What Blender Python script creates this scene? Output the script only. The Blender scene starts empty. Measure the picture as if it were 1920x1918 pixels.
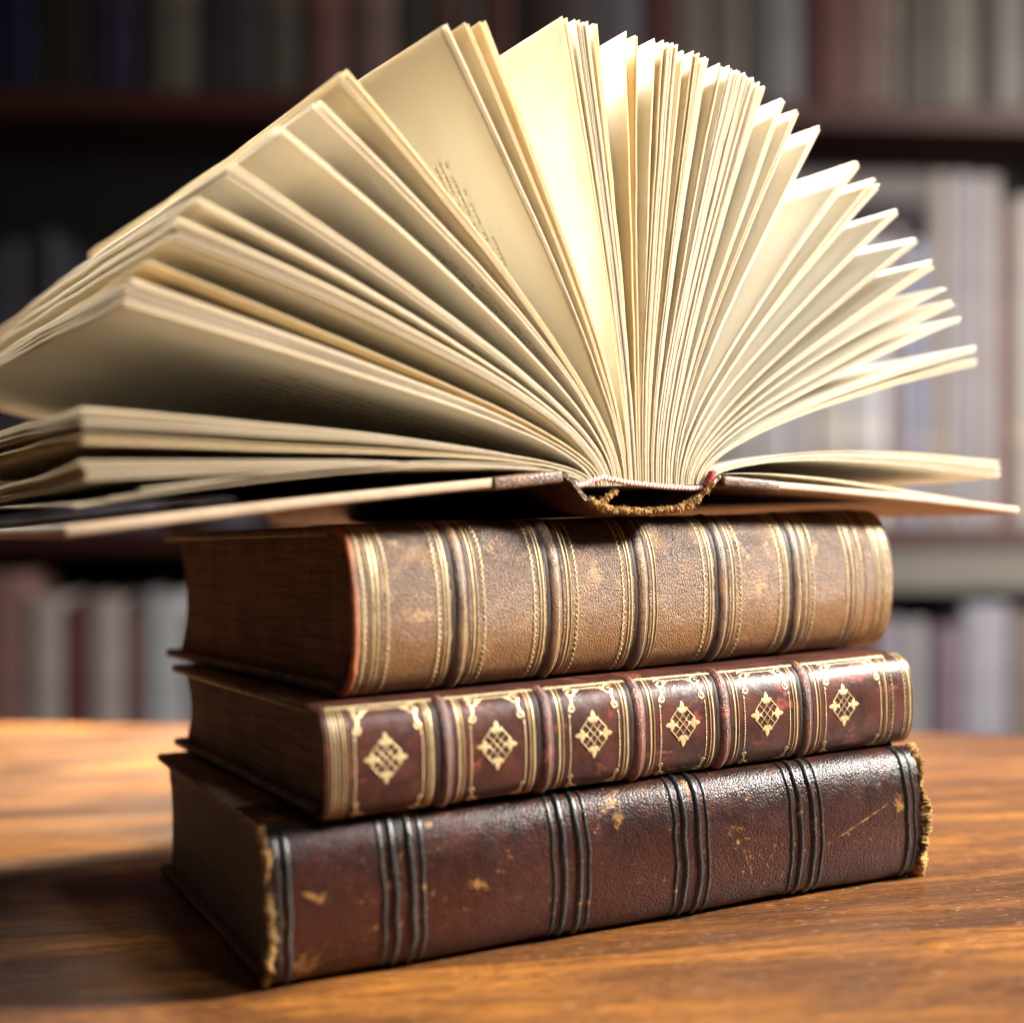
import bpy, math, random
import numpy as np
from mathutils import Vector, Matrix, Euler, noise

random.seed(7)
rng = np.random.default_rng(7)
SC = bpy.context.scene
COL = SC.collection
R_ = math.radians

# ------------------------------------------------------------------ camera
CAM_H, F_PX, TH, ROLL = 0.12443, 2561.0, -0.00928, -0.03123
cd = bpy.data.cameras.new("camera")
cam = bpy.data.objects.new("camera", cd)
COL.objects.link(cam)
cd.sensor_width = 36.0
cd.lens = 36.0 * F_PX / 1920.0
cd.clip_start = 0.01
cd.clip_end = 50
cam.matrix_world = Matrix.Translation((0, 0, CAM_H)) @ Matrix.Rotation(math.pi / 2 - TH, 4, 'X') @ Matrix.Rotation(ROLL, 4, 'Z')
cd.dof.use_dof = True
cd.dof.focus_distance = 0.437
cd.dof.aperture_fstop = 4.2
cd.dof.aperture_blades = 0
SC.camera = cam

# ------------------------------------------------------------------ world, view
w = bpy.data.worlds.new("World")
SC.world = w
w.use_nodes = True
w.node_tree.nodes['Background'].inputs[0].default_value = (0.9, 0.9, 1.0, 1)
w.node_tree.nodes['Background'].inputs[1].default_value = 0.026
SC.view_settings.view_transform = 'Standard'
SC.view_settings.look = 'None'
SC.view_settings.exposure = 0.0
SC.view_settings.gamma = 1.0
SC.cycles.max_bounces = 14
SC.cycles.diffuse_bounces = 8
SC.cycles.transmission_bounces = 10
SC.cycles.sample_clamp_indirect = 6


# ------------------------------------------------------------------ lights
def area(name, loc, target, size, sy, energy, col, spread=180):
    l = bpy.data.lights.new(name, 'AREA')
    l.shape = 'RECTANGLE'
    l.size, l.size_y, l.energy, l.color = size, sy, energy, col
    l.spread = R_(spread)
    o = bpy.data.objects.new(name, l)
    COL.objects.link(o)
    o.location = loc
    o.rotation_euler = (Vector(target) - Vector(loc)).to_track_quat('-Z', 'Y').to_euler()
    return o


area("side_window_light", (1.06, 0.46, 0.68), (0.06, 0.47, 0.17), 0.20, 0.20, 13.5, (1.0, 0.955, 0.88), 75)
area("left_fan_light", (-0.55, 0.95, 0.85), (0.10, 0.52, 0.26), 0.22, 0.22, 6.2, (1.0, 0.975, 0.92), 33)  # unseen lamp, its cone narrowed to light the page fan
area("back_window_light", (-0.20, 1.34, 1.25), (-0.10, 0.92, 0.0), 0.42, 0.30, 10.0, (1.0, 0.90, 0.70), 34)
area("front_fill_light", (0.55, 0.02, 0.80), (0.11, 0.50, 0.1), 0.45, 0.13, 0.30, (0.92, 0.95, 1.0), 30)  # added soft fill that gives the spines their sheen
area("shelf_fill_light", (1.85, 1.15, 0.65), (0.85, 2.35, 0.1), 0.45, 0.7, 29.0, (1.0, 0.955, 0.91), 130)  # added lamp that brightens the right of the bookcase


# ------------------------------------------------------------------ object helpers
def tag(o, label=None, cat=None, group=None, kind=None):
    if label: o['label'] = label
    if cat: o['category'] = cat
    if group: o['group'] = group
    if kind: o['kind'] = kind
    return o


def empty(name, loc, rz=0.0, **k):
    o = bpy.data.objects.new(name, None)
    COL.objects.link(o)
    o.empty_display_size = 0.02
    o.location = loc
    o.rotation_euler = (0, 0, rz)
    return tag(o, **k)


class MB:
    def __init__(s):
        s.v, s.f, s.uv, s.n = [], [], [], 0

    def add(s, V, F, UV=None):
        V = np.asarray(V, float)
        s.v.append(V)
        s.f += [tuple(int(i) + s.n for i in f) for f in F]
        s.uv.append(np.zeros((len(V), 2)) if UV is None else np.asarray(UV, float))
        s.n += len(V)

    def grid(s, P, close_u=False, close_v=False, UV=None, flip=False):
        P = np.asarray(P, float)
        a, b = P.shape[:2]
        F = []
        for i in range(a - (0 if close_u else 1)):
            for j in range(b - (0 if close_v else 1)):
                i2, j2 = (i + 1) % a, (j + 1) % b
                q = (i * b + j, i2 * b + j, i2 * b + j2, i * b + j2)
                F.append(q[::-1] if flip else q)
        s.add(P.reshape(-1, 3), F, None if UV is None else np.asarray(UV).reshape(-1, 2))

    def prism(s, ring_a, ring_b, caps=True):
        """closed solid between two matching rings"""
        n = len(ring_a)
        V = list(ring_a) + list(ring_b)
        F = [(i, (i + 1) % n, n + (i + 1) % n, n + i) for i in range(n)]
        if caps:
            F += [tuple(range(n))[::-1], tuple(range(n, 2 * n))]
        s.add(V, F)

    def build(s, name, mat, parent=None, smooth=True, bevel=0.0, seg=2):
        me = bpy.data.meshes.new(name)
        V = np.concatenate(s.v)
        me.from_pydata(V.tolist(), [], s.f)
        UV = np.concatenate(s.uv)
        ul = me.uv_layers.new(name="UVMap")
        li = np.empty(len(me.loops), dtype=np.int32)
        me.loops.foreach_get('vertex_index', li)
        ul.data.foreach_set('uv', UV[li].ravel())
        me.polygons.foreach_set('use_smooth', [smooth] * len(me.polygons))
        me.materials.append(mat)
        me.update()
        o = bpy.data.objects.new(name, me)
        COL.objects.link(o)
        if parent: o.parent = parent
        if bevel:
            m = o.modifiers.new('bevel', 'BEVEL')
            m.width, m.segments, m.limit_method, m.angle_limit = bevel, seg, 'ANGLE', R_(40)
        return o


# ------------------------------------------------------------------ material helpers
class NT:
    def __init__(s, name):
        s.m = bpy.data.materials.new(name)
        s.m.use_nodes = True
        s.t = s.m.node_tree
        s.b = s.t.nodes['Principled BSDF']
        s.out = s.t.nodes['Material Output']

    def n(s, typ, **k):
        nd = s.t.nodes.new(typ)
        for a, v in k.items():
            if a.startswith('i_'):
                key = a[2:].replace('_', ' ')
                nd.inputs[int(key) if key.isdigit() else key].default_value = v
            else:
                setattr(nd, a, v)
        return nd

    def l(s, a, b):
        s.t.links.new(a, b)

    def noise(s, vec, scale, detail=4, rough=0.55, dist=0.0):
        nd = s.n('ShaderNodeTexNoise')
        nd.inputs['Scale'].default_value = scale
        nd.inputs['Detail'].default_value = detail
        nd.inputs['Roughness'].default_value = rough
        nd.inputs['Distortion'].default_value = dist
        s.l(vec, nd.inputs['Vector'])
        return nd.outputs['Fac']

    def mapping(s, vec, scale=(1, 1, 1), loc=(0, 0, 0), rot=(0, 0, 0)):
        nd = s.n('ShaderNodeMapping')
        nd.inputs['Scale'].default_value = scale
        nd.inputs['Location'].default_value = loc
        nd.inputs['Rotation'].default_value = rot
        s.l(vec, nd.inputs['Vector'])
        return nd.outputs['Vector']

    def ramp(s, fac, stops, interp='LINEAR'):
        nd = s.n('ShaderNodeValToRGB')
        cr = nd.color_ramp
        cr.interpolation = interp
        while len(cr.elements) < len(stops): cr.elements.new(0.5)
        for e, (p, c) in zip(cr.elements, stops):
            e.position = p
            e.color = (c, c, c, 1) if isinstance(c, (int, float)) else (*c, 1)
        s.l(fac, nd.inputs['Fac'])
        return nd.outputs['Color']

    def mix(s, fac, a, b, blend='MIX'):
        nd = s.n('ShaderNodeMix', data_type='RGBA', blend_type=blend)
        for sock, v in ((nd.inputs['Factor'], fac), (nd.inputs['A'], a), (nd.inputs['B'], b)):
            if isinstance(v, (int, float)): sock.default_value = v
            elif isinstance(v, tuple): sock.default_value = (*v, 1)
            else: s.l(v, sock)
        return nd.outputs['Result']

    def math(s, op, a, b=0.0):
        nd = s.n('ShaderNodeMath', operation=op)
        for sock, v in ((nd.inputs[0], a), (nd.inputs[1], b)):
            if isinstance(v, (int, float)): sock.default_value = v
            else: s.l(v, sock)
        return nd.outputs[0]

    def bump(s, h, strength, dist, prev=None):
        nd = s.n('ShaderNodeBump')
        nd.inputs['Strength'].default_value = strength
        nd.inputs['Distance'].default_value = dist
        s.l(h, nd.inputs['Height'])
        if prev is not None: s.l(prev, nd.inputs['Normal'])
        return nd.outputs['Normal']

    def coord(s, which='Object'):
        return s.n('ShaderNodeTexCoord').outputs[which]

    def base(s, col=None, rough=None, spec=None, metal=None, normal=None):
        for k, v in (('Base Color', col), ('Roughness', rough), ('Specular IOR Level', spec), ('Metallic', metal), ('Normal', normal)):
            if v is None: continue
            if isinstance(v, (int, float)): s.b.inputs[k].default_value = v
            elif isinstance(v, tuple): s.b.inputs[k].default_value = (*v, 1)
            else: s.l(v, s.b.inputs[k])
        return s.m


def leather(name, dark, mid, light, patch, grain=1500, gstr=0.5, patch_lo=0.62, rough=(0.34, 0.55), wear_v=None, seed=0.0, gdist=0.0003, spec=0.5, scratch=0.0, flecks=0.0, spots=()):
    """Tooled leather; UV.x = metres along the spine, UV.y = metres round it."""
    t = NT(name)
    c = t.mapping(t.coord(), loc=(seed, seed * .7, -seed))
    n1 = t.noise(c, 75, 8, 0.68, 0.5)
    n2 = t.noise(c, 260, 6, 0.7)
    n3 = t.noise(c, 28, 3, 0.6)
    col = t.ramp(n1, [(0.38, dark), (0.50, mid), (0.63, light)])
    col = t.mix(t.ramp(n2, [(0.40, 0.0), (0.75, 0.55)]), col, light)
    if wear_v is not None:
        # rubbed more on the lower half of the spine
        sx = t.n('ShaderNodeSeparateXYZ')
        t.l(t.coord('UV'), sx.inputs[0])
        v = t.math('ADD', sx.outputs['Y'], t.math('MULTIPLY', t.math('SUBTRACT', n1, 0.5), 0.05))
        fac = t.ramp(t.math('ADD', t.math('MULTIPLY', v, wear_v[0]), 0.5), [(0.35, 1.0), (0.62, 0.0)])
        col = t.mix(t.math('MULTIPLY', fac, wear_v[1]), col, wear_v[2])
    # scuffed patches
    pm = t.ramp(t.noise(t.mapping(c, scale=(0.8, 1, 1.3), loc=(3, 1, 5)), 80, 8, 0.70, 0.8), [(patch_lo, 0.0), (patch_lo + 0.05, 0.85)])
    fine = t.ramp(t.noise(c, 900, 3, 0.6), [(0.35, 0.25), (0.6, 1.0)])
    col = t.mix(t.math('MULTIPLY', pm, fine), col, patch)
    if scratch:
        sc = t.noise(t.mapping(c, scale=(1, 1, 14), rot=(0.2, 0.5, 0.3)), 30, 5, 0.7, 1.5)
        col = t.mix(t.math('MULTIPLY', t.ramp(sc, [(0.69, 0.0), (0.71, 1.0)]), scratch), col, patch)
    if spots:
        sp_ = t.n('ShaderNodeSeparateXYZ'); t.l(t.coord('UV'), sp_.inputs[0])
        jn = t.math('MULTIPLY', t.math('SUBTRACT', t.noise(c, 420, 7, 0.75), 0.5), 5.0)
        tot_ = None
        for (s0, u0, rs, ru, sl) in spots:
            dx = t.math('DIVIDE', t.math('SUBTRACT', t.math('SUBTRACT', sp_.outputs['X'], s0), t.math('MULTIPLY', t.math('SUBTRACT', sp_.outputs['Y'], u0), sl)), rs)
            dy = t.math('DIVIDE', t.math('SUBTRACT', sp_.outputs['Y'], u0), ru)
            d2 = t.math('SQRT', t.math('ADD', t.math('MULTIPLY', dx, dx), t.math('MULTIPLY', dy, dy)))
            m_ = t.ramp(t.math('SUBTRACT', t.math('SUBTRACT', 1.0, d2), jn), [(0.10, 0.0), (0.7, 0.6)])
            tot_ = m_ if tot_ is None else t.math('MAXIMUM', tot_, m_)
        col = t.mix(tot_, col, patch)
    if flecks:
        fl = t.math('MULTIPLY', t.ramp(t.noise(c, 520, 4, 0.75), [(0.62, 0.0), (0.655, 1.0)]), t.ramp(t.noise(c, 40, 3, 0.6), [(0.48, 0.0), (0.60, 1.0)]))
        col = t.mix(t.math('MULTIPLY', fl, flecks), col, patch)
    # dark ingrained pores
    vo = t.n('ShaderNodeTexVoronoi', feature='F1')
    vo.inputs['Scale'].default_value = grain
    warp = t.mix(0.0012, c, t.n('ShaderNodeTexNoise').outputs['Color'], 'ADD')
    t.l(warp, vo.inputs['Vector'])
    cell = vo.outputs['Distance']
    col = t.mix(t.math('MULTIPLY', t.ramp(cell, [(0.35, 0.0), (0.75, 1.0)]), 0.35), col, dark)
    nb = t.bump(t.math('MULTIPLY', cell, -1.0), gstr, gdist)
    nb = t.bump(n2, 0.35, 0.0005, nb)
    nb = t.bump(n3, 0.5, 0.0012, nb)
    rg = t.ramp(t.noise(c, 170, 4, 0.6), [(0.3, rough[0]), (0.7, rough[1])])
    return t.base(col, rg, spec, 0.0, nb)


def plain(name, col, rough=0.6, nscale=400, var=0.35, bstr=0.3, bdist=0.0003, spec=0.4, stretch=(1, 1, 1)):
    t = NT(name)
    c = t.mapping(t.coord(), scale=stretch)
    n1 = t.noise(c, nscale, 6, 0.65)
    n2 = t.noise(c, nscale * 0.12, 4, 0.6)
    d = tuple(x * (1 - var) for x in col)
    l = tuple(min(1, x * (1 + var)) for x in col)
    colr = t.mix(0.5, t.ramp(n1, [(0.3, d), (0.7, l)]), t.ramp(n2, [(0.3, d), (0.7, l)]))
    return t.base(colr, rough, spec, 0.0, t.bump(n1, bstr, bdist))


def gold(name, under, wear=0.42):
    t = NT(name)
    c = t.coord()
    n1 = t.noise(c, 420, 6, 0.7)
    n2 = t.noise(c, 70, 4, 0.6)
    f = t.ramp(t.math('ADD', t.math('MULTIPLY', n1, 0.6), t.math('MULTIPLY', n2, 0.4)), [(wear - 0.06, 0.0), (wear + 0.02, 1.0)])
    g = t.ramp(n1, [(0.3, (0.42, 0.30, 0.13)), (0.7, (0.70, 0.56, 0.31))])
    col = t.mix(f, under, g)
    met = t.math('MULTIPLY', f, 0.42)
    return t.base(col, 0.42, 0.5, met, t.bump(n1, 0.4, 0.0002))


def block_edges(name, base, dark, axis_scale, bump=0.6):
    """cut edge of a text block: fine sheet lines across local Z, faint streaks"""
    t = NT(name)
    c = t.coord()
    lines = t.noise(t.mapping(c, scale=(0.06, 0.02, 1.0)), axis_scale, 3, 0.8)
    big = t.noise(c, 45, 5, 0.65)
    vert = t.noise(t.mapping(c, scale=(1, 1, 0.08)), 260, 4, 0.7)
    col = t.ramp(lines, [(0.36, dark), (0.56, base)])
    col = t.mix(t.math('MULTIPLY', t.ramp(big, [(0.35, 0.8), (0.65, 0.0)]), 0.7), col, dark)
    col = t.mix(t.math('MULTIPLY', t.ramp(vert, [(0.5, 0.0), (0.75, 0.5)]), 0.7), col, tuple(min(1, x * 1.7) for x in base))
    return t.base(col, 0.7, 0.3, 0.0, t.bump(lines, bump, 0.0006))


def paper(name, col, edge, trans, foxing=0.5):
    t = NT(name)
    c = t.coord('Object')
    n1 = t.noise(c, 18, 5, 0.6)
    n2 = t.noise(c, 700, 4, 0.7)
    cc = t.mix(t.ramp(n1, [(0.35, 0.0), (0.75, 0.6)]), col, tuple(a * b for a, b in zip(col, (0.97, 0.92, 0.83))))
    # UV.y: 0 at root .. 1 at fore edge ; UV.x: 0 head .. 1 tail  (age toning along the trimmed edges)
    sx = t.n('ShaderNodeSeparateXYZ')
    t.l(t.coord('UV'), sx.inputs[0])
    jit = t.math('MULTIPLY', t.math('SUBTRACT', t.noise(c, 120, 5, 0.7), 0.5), 0.10)
    ey = t.ramp(t.math('ADD', sx.outputs['Y'], jit), [(0.90, 0.0), (1.0, 1.0)])
    ex = t.ramp(t.math('ADD', sx.outputs['X'], t.math('MULTIPLY', jit, 0.5)), [(0.0, 1.0), (0.035, 0.0)])
    ed = t.math('MULTIPLY', t.math('MAXIMUM', ey, ex), foxing)
    cc = t.mix(ed, cc, edge)
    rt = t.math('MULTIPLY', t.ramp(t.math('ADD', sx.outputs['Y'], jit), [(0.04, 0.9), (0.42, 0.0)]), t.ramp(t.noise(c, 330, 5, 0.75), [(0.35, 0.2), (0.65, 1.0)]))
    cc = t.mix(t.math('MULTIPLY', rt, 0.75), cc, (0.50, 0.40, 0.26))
    cut = t.math('MAXIMUM', t.ramp(sx.outputs['X'], [(0.0, 1.0), (0.004, 0.0)]), t.ramp(sx.outputs['Y'], [(0.996, 0.0), (1.0, 0.7)]))
    cut = t.math('MULTIPLY', cut, t.ramp(t.noise(c, 900, 4, 0.7), [(0.3, 0.45), (0.7, 1.0)]))
    cc = t.mix(t.math('MULTIPLY', cut, 0.75), cc, (0.50, 0.385, 0.235))
    spots = t.ramp(t.noise(c, 210, 3, 0.5), [(0.70, 0.0), (0.76, 0.35)])
    cc = t.mix(t.math('MULTIPLY', spots, foxing), cc, (0.45, 0.25, 0.10))
    nb = t.bump(n2, 0.25, 0.0002)
    nb = t.bump(n1, 0.25, 0.002, nb)
    t.base(cc, 0.75, 0.2, 0.0, nb)
    tr = t.n('ShaderNodeBsdfTranslucent')
    t.l(t.mix(0.35, cc, (1.0, 0.96, 0.86)), tr.inputs['Color'])
    t.l(nb, tr.inputs['Normal'])
    mx = t.n('ShaderNodeMixShader')
    mx.inputs[0].default_value = trans
    t.l(t.b.outputs[0], mx.inputs[1])
    t.l(tr.outputs[0], mx.inputs[2])
    t.l(mx.outputs[0], t.out.inputs['Surface'])
    return t.m


# ------------------------------------------------------------------ table
def table_mat():
    t = NT('table_wood')
    c = t.coord()
    c = t.mapping(c, rot=(0, 0, R_(-7)))
    warp = t.mix(0.010, c, t.n('ShaderNodeTexNoise', i_Scale=9.0).outputs['Color'], 'ADD')
    blot = t.noise(t.mapping(c, scale=(0.5, 1, 1)), 9, 5, 0.6, 0.8)
    wide = t.noise(t.mapping(warp, scale=(0.16, 1, 1)), 22, 7, 0.66, 1.4)
    grain = t.noise(t.mapping(warp, scale=(0.10, 1, 1)), 330, 8, 0.78, 0.6)
    pore = t.noise(t.mapping(c, scale=(0.15, 1, 1)), 1300, 3, 0.65)
    col = t.ramp(t.math('ADD', t.math('MULTIPLY', wide, 0.6), t.math('MULTIPLY', blot, 0.4)), [(0.38, (0.050, 0.020, 0.009)), (0.49, (0.19, 0.070, 0.017)), (0.60, (0.48, 0.180, 0.028))])
    col = t.mix(t.ramp(grain, [(0.38, 0.85), (0.57, 0.0)]), col, (0.060, 0.022, 0.009))
    col = t.mix(t.ramp(pore, [(0.56, 0.0), (0.64, 0.85)]), col, (0.035, 0.016, 0.008))
    # pale flecks in the pores
    col = t.mix(t.ramp(pore, [(0.31, 0.7), (0.37, 0.0)]), col, (0.62, 0.43, 0.26))
    # boards
    rg = t.ramp(t.noise(t.mapping(c, scale=(0.2, 1, 1)), 60, 5, 0.6), [(0.3, 0.26), (0.7, 0.46)])
    nb = t.bump(grain, 0.25, 0.0006)
    nb = t.bump(pore, 0.6, 0.0004, nb)
    return t.base(col, rg, 0.5, 0.0, nb)


mb = MB()
# far edge runs from (-.35,.93) to (.28,.755); near edge well behind the camera
fe = lambda x: 0.833 - 0.277 * x
pts = [(-1.3, fe(-1.3)), (1.5, fe(1.5)), (1.5, -0.35), (-1.3, -0.35)]
mb.prism([(x, y, 0.0) for x, y in pts], [(x, y, -0.035) for x, y in pts])
tb = mb.build('table', table_mat(), smooth=False, bevel=0.003)
tag(tb, 'brown wooden table top with orange streaky grain under the stack of books', 'table')


# ------------------------------------------------------------------ closed books
class Spine:
    """rounded back of a closed book: S(s,u) -> point and outward normal (local coords)"""

    def __init__(s, t, b, expo=0.9, dent=0.0, join=0.004):
        s.dent = dent
        s.t, s.b = t, b
        ph = np.linspace(-math.pi / 2, math.pi / 2, 241)
        y = -b * np.cos(ph) ** expo + join * 0
        z = t / 2 + t / 2 * np.sign(np.sin(ph)) * np.abs(np.sin(ph)) ** expo
        d = np.r_[0, np.cumsum(np.hypot(np.diff(y), np.diff(z)))]
        s.U = d - d[-1] / 2
        s.y, s.z = y, z
        ty, tz = np.gradient(y, d), np.gradient(z, d)
        nn = np.hypot(ty, tz)
        s.ny, s.nz = -tz / nn, ty / nn
        s.umax = d[-1] / 2

    def at(s, u, off=0.0):
        u = np.clip(u, -s.umax, s.umax)
        y, z = np.interp(u, s.U, s.y), np.interp(u, s.U, s.z)
        ny, nz = np.interp(u, s.U, s.ny), np.interp(u, s.U, s.nz)
        return y + ny * off, z + nz * off

    def wave(s, x, u):
        return s.dent * noise.noise(Vector((x * 22, u * 40, s.t * 100)))

    def map(s, P, off=0.0):
        P = np.asarray(P, float)
        off = off + np.array([s.wave(a, b) for a, b in P.reshape(-1, 2)]).reshape(P.shape[:-1])
        y, z = s.at(P[..., 1], off)
        return np.stack([P[..., 0], y, z], -1)


def spine_mesh(sp, L, mat, parent, name='spine', thick=0.0014, ns=260, nu=90, wrap=0.024, jag=0.0, x0=0.0, bt=0.003, dent=0.0):
    """leather shell: wraps on to both boards, open at head and tail"""
    ph = sp.U[::3]
    us = ph
    prof = []
    off = 0.00045
    for k in range(9):
        q = k / 8
        prof.append((wrap * (1 - q) + 0.0052 * q, -off))          # on the lower board
    prof.append((0.0030, 0.0004))
    for u in us[1:-1]:
        y, z = sp.at(u)
        prof.append((float(y), float(z)))
    prof.append((0.0030, sp.t - 0.0004))
    for k in range(9):
        q = k / 8
        prof.append((0.0052 * (1 - q) + wrap * q, sp.t + off))
    prof = np.array(prof)
    d = np.gradient(prof, axis=0)
    n = np.stack([-d[:, 1], d[:, 0]], 1)
    n /= np.linalg.norm(n, axis=1)[:, None]
    # outward is away from the centre (y=.02, z=t/2)
    sg = np.sign(np.sum(n * (prof - np.array([0.02, sp.t / 2])), 1))
    n *= sg[:, None]
    arc = np.r_[0, np.cumsum(np.hypot(*np.diff(prof, axis=0).T))]
    arc -= arc[-1] / 2
    S = np.linspace(x0, L, ns)
    for shell, o in ((0, 0.0), (1, -thick)):
        pass
    outer = np.zeros((ns, len(prof), 3)); inner = outer.copy(); uv = np.zeros((ns, len(prof), 2))
    for i, sx in enumerate(S):
        for j, (y, z) in enumerate(prof):
            e = 0.0
            if jag and (i == 0 or i == ns - 1):
                e = (noise.noise(Vector((arc[j] * 900, i, 0))) * 0.6 + noise.noise(Vector((arc[j] * 260, i, 3)))) * jag * (1 if i == 0 else -1)
            w_ = sp.wave(sx, arc[j])
            outer[i, j] = (sx + e, y + n[j, 0] * w_, z + n[j, 1] * w_)
            th = thick if 9 <= j < len(prof) - 9 else 0.0004
            inner[i, j] = (sx + e, y + n[j, 0] * (w_ - th), z + n[j, 1] * (w_ - th))
            uv[i, j] = (sx, arc[j])
    mb = MB()
    mb.grid(outer, UV=uv)
    mb.grid(inner, UV=uv, flip=True)
    for k in (0, ns - 1):
        mb.grid(np.stack([outer[k], inner[k]]), UV=np.stack([uv[k], uv[k]]), flip=(k == 0))
    for k in (0, -1):
        mb.grid(np.stack([outer[:, k], inner[:, k]]), flip=(k != 0))
    return mb.build(name, mat, parent)


def ridge(sp, s0, width, height, mat, parent, name='raised_band', seg=10, skew=0.0, ulim=0.985, wob=0.0002):
    us = np.linspace(-sp.umax * ulim, sp.umax * ulim, 110)
    G = np.zeros((len(us), seg + 1, 3)); UV = np.zeros((len(us), seg + 1, 2))
    for i, u in enumerate(us):
        fade = min(1.0, (1 - abs(u) / sp.umax) / 0.10 + 0.35)
        dx = noise.noise(Vector((u * 120, s0 * 70, 1))) * wob
        for j in range(seg + 1):
            q = j / seg
            hgt = math.sin(math.pi * q) ** 0.75 * height * fade - 0.0002
            hgt += noise.noise(Vector((u * 500, j, s0 * 90))) * height * 0.06
            y, z = sp.at(u, hgt + sp.wave(s0, u))
            G[i, j] = (s0 + dx + (q - 0.5) * width, y, z)
            UV[i, j] = (s0 + (q - 0.5) * width, u)
    mb = MB()
    mb.grid(G, UV=UV, flip=True)
    return mb.build(name, mat, parent)


def stroke(mb, sp, P, width, off=0.00018, rise=0.00008, base=None):
    """a gilt line pressed on the spine; P = list of (s,u); width may vary. base(s)-> extra height"""
    P = np.asarray(P, float)
    wd = np.full(len(P), width) if np.isscalar(width) else np.asarray(width)
    T = np.gradient(P, axis=0)
    T /= np.maximum(np.linalg.norm(T, axis=1), 1e-9)[:, None]
    N = np.stack([-T[:, 1], T[:, 0]], 1)
    rows = []
    for k, o in ((-0.5, off - 0.00008), (0, off + rise), (0.5, off - 0.00008)):
        Q = P + N * (wd * k)[:, None]
        ex = 0 if base is None else np.array([base(a) for a in Q[:, 0]])
        rows.append(sp.map(Q, o + ex))
    G = np.stack(rows, 1)
    # face outward
    mb.grid(G)


def dot(mb, sp, s0, u0, r, off=0.0002, base=None, n=8, asp=1.0):
    P = [(s0, u0)] + [(s0 + r * math.cos(a) * asp, u0 + r * math.sin(a)) for a in np.linspace(0, 2 * math.pi, n, endpoint=False)]
    e = 0 if base is None else base(s0)
    V = np.concatenate([sp.map([P[0]], off + r * 0.5 + e), sp.map(P[1:], off - 0.0001 + e)])
    mb.add(V, [(0, 1 + i, 1 + (i + 1) % n) for i in range(n)])


def poly(mb, sp, P, off=0.00022):
    c = np.mean(P, axis=0)
    V = np.concatenate([sp.map([c], off + 0.0001), sp.map(P, off - 0.00006)])
    n = len(P)
    mb.add(V, [(0, 1 + i, 1 + (i + 1) % n) for i in range(n)])


def crease_shade(sp, s0, mat, parent, width=0.0010):  # dark stroke that paints in the shade beside a raised band
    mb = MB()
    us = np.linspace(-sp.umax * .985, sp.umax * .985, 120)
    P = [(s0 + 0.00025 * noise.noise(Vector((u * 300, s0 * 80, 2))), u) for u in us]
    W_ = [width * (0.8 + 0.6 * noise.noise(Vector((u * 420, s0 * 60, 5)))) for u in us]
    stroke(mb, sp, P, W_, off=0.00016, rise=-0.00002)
    return mb.build('band_shade_line', mat, parent)


def around(sp, s0, ulim=0.97, n=90, wob=0.00007):
    us = np.linspace(-sp.umax * ulim, sp.umax * ulim, n)
    return [(s0 + noise.noise(Vector((u * 200, s0 * 300, 0))) * wob, u) for u in us]


def text_block(sp, L, W, mat, parent, bt=0.003, sq=0.004, conc=0.009, back=0.6):
    """pages of a closed book with a hollow fore edge and a rounded back"""
    t = sp.t
    nz = 24
    zz = np.linspace(bt, t - bt, nz)
    c = np.cos(np.linspace(-math.pi / 2, math.pi / 2, nz))
    fr = [(W - sq - conc * k, z) for k, z in zip(c, zz)]
    bk = [(0.007 - sp.b * back * k, z) for k, z in zip(c, zz)]
    ring = bk + fr[::-1]
    x0, x1 = sq, L - sq
    mb = MB()
    n = len(ring)
    # sheet corners slightly uneven
    A = [(x0 + noise.noise(Vector((y * 30, z * 900, 0))) * 0.00025, y, z) for y, z in ring]
    B = [(x1, y, z) for y, z in ring]
    mb.prism(A, B, caps=False)
    # end faces as strips between front and back
    for X, fl in ((x0, True), (x1, False)):
        G = np.array([[(X + (noise.noise(Vector((0, z * 2500, 5))) * 0.00015), b[0] + (f[0] - b[0]) * q, z) for q in np.linspace(0, 1, 12)] for b, f, z in zip(bk, fr, zz)])
        mb.grid(G, flip=fl)
    return mb.build('text_block', mat, parent, smooth=False)


def board(L, W, z0, z1, mat, parent, name, y0=0.0045):
    mb = MB()
    # slightly bowed slab
    nx, ny = 14, 10
    top, bot = np.zeros((nx, ny, 3)), np.zeros((nx, ny, 3))
    for i in range(nx):
        for j in range(ny):
            x, y = L * i / (nx - 1), y0 + (W - y0) * j / (ny - 1)
            top[i, j] = (x, y, z1); bot[i, j] = (x, y, z0)
    mb.grid(top); mb.grid(bot, flip=True)
    mb.grid(np.stack([top[0], bot[0]]), flip=True); mb.grid(np.stack([top[-1], bot[-1]]))
    mb.grid(np.stack([top[:, 0], bot[:, 0]])); mb.grid(np.stack([top[:, -1], bot[:, -1]]), flip=True)
    o = mb.build(name, mat, parent, smooth=True)
    # weld so the bevel rounds the edges
    wl = o.modifiers.new('weld', 'WELD'); wl.merge_threshold = 1e-5
    m = o.modifiers.new('bevel', 'BEVEL'); m.width, m.segments, m.limit_method, m.angle_limit = (z1 - z0) * 0.36, 3, 'ANGLE', R_(40)
    return o


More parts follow.
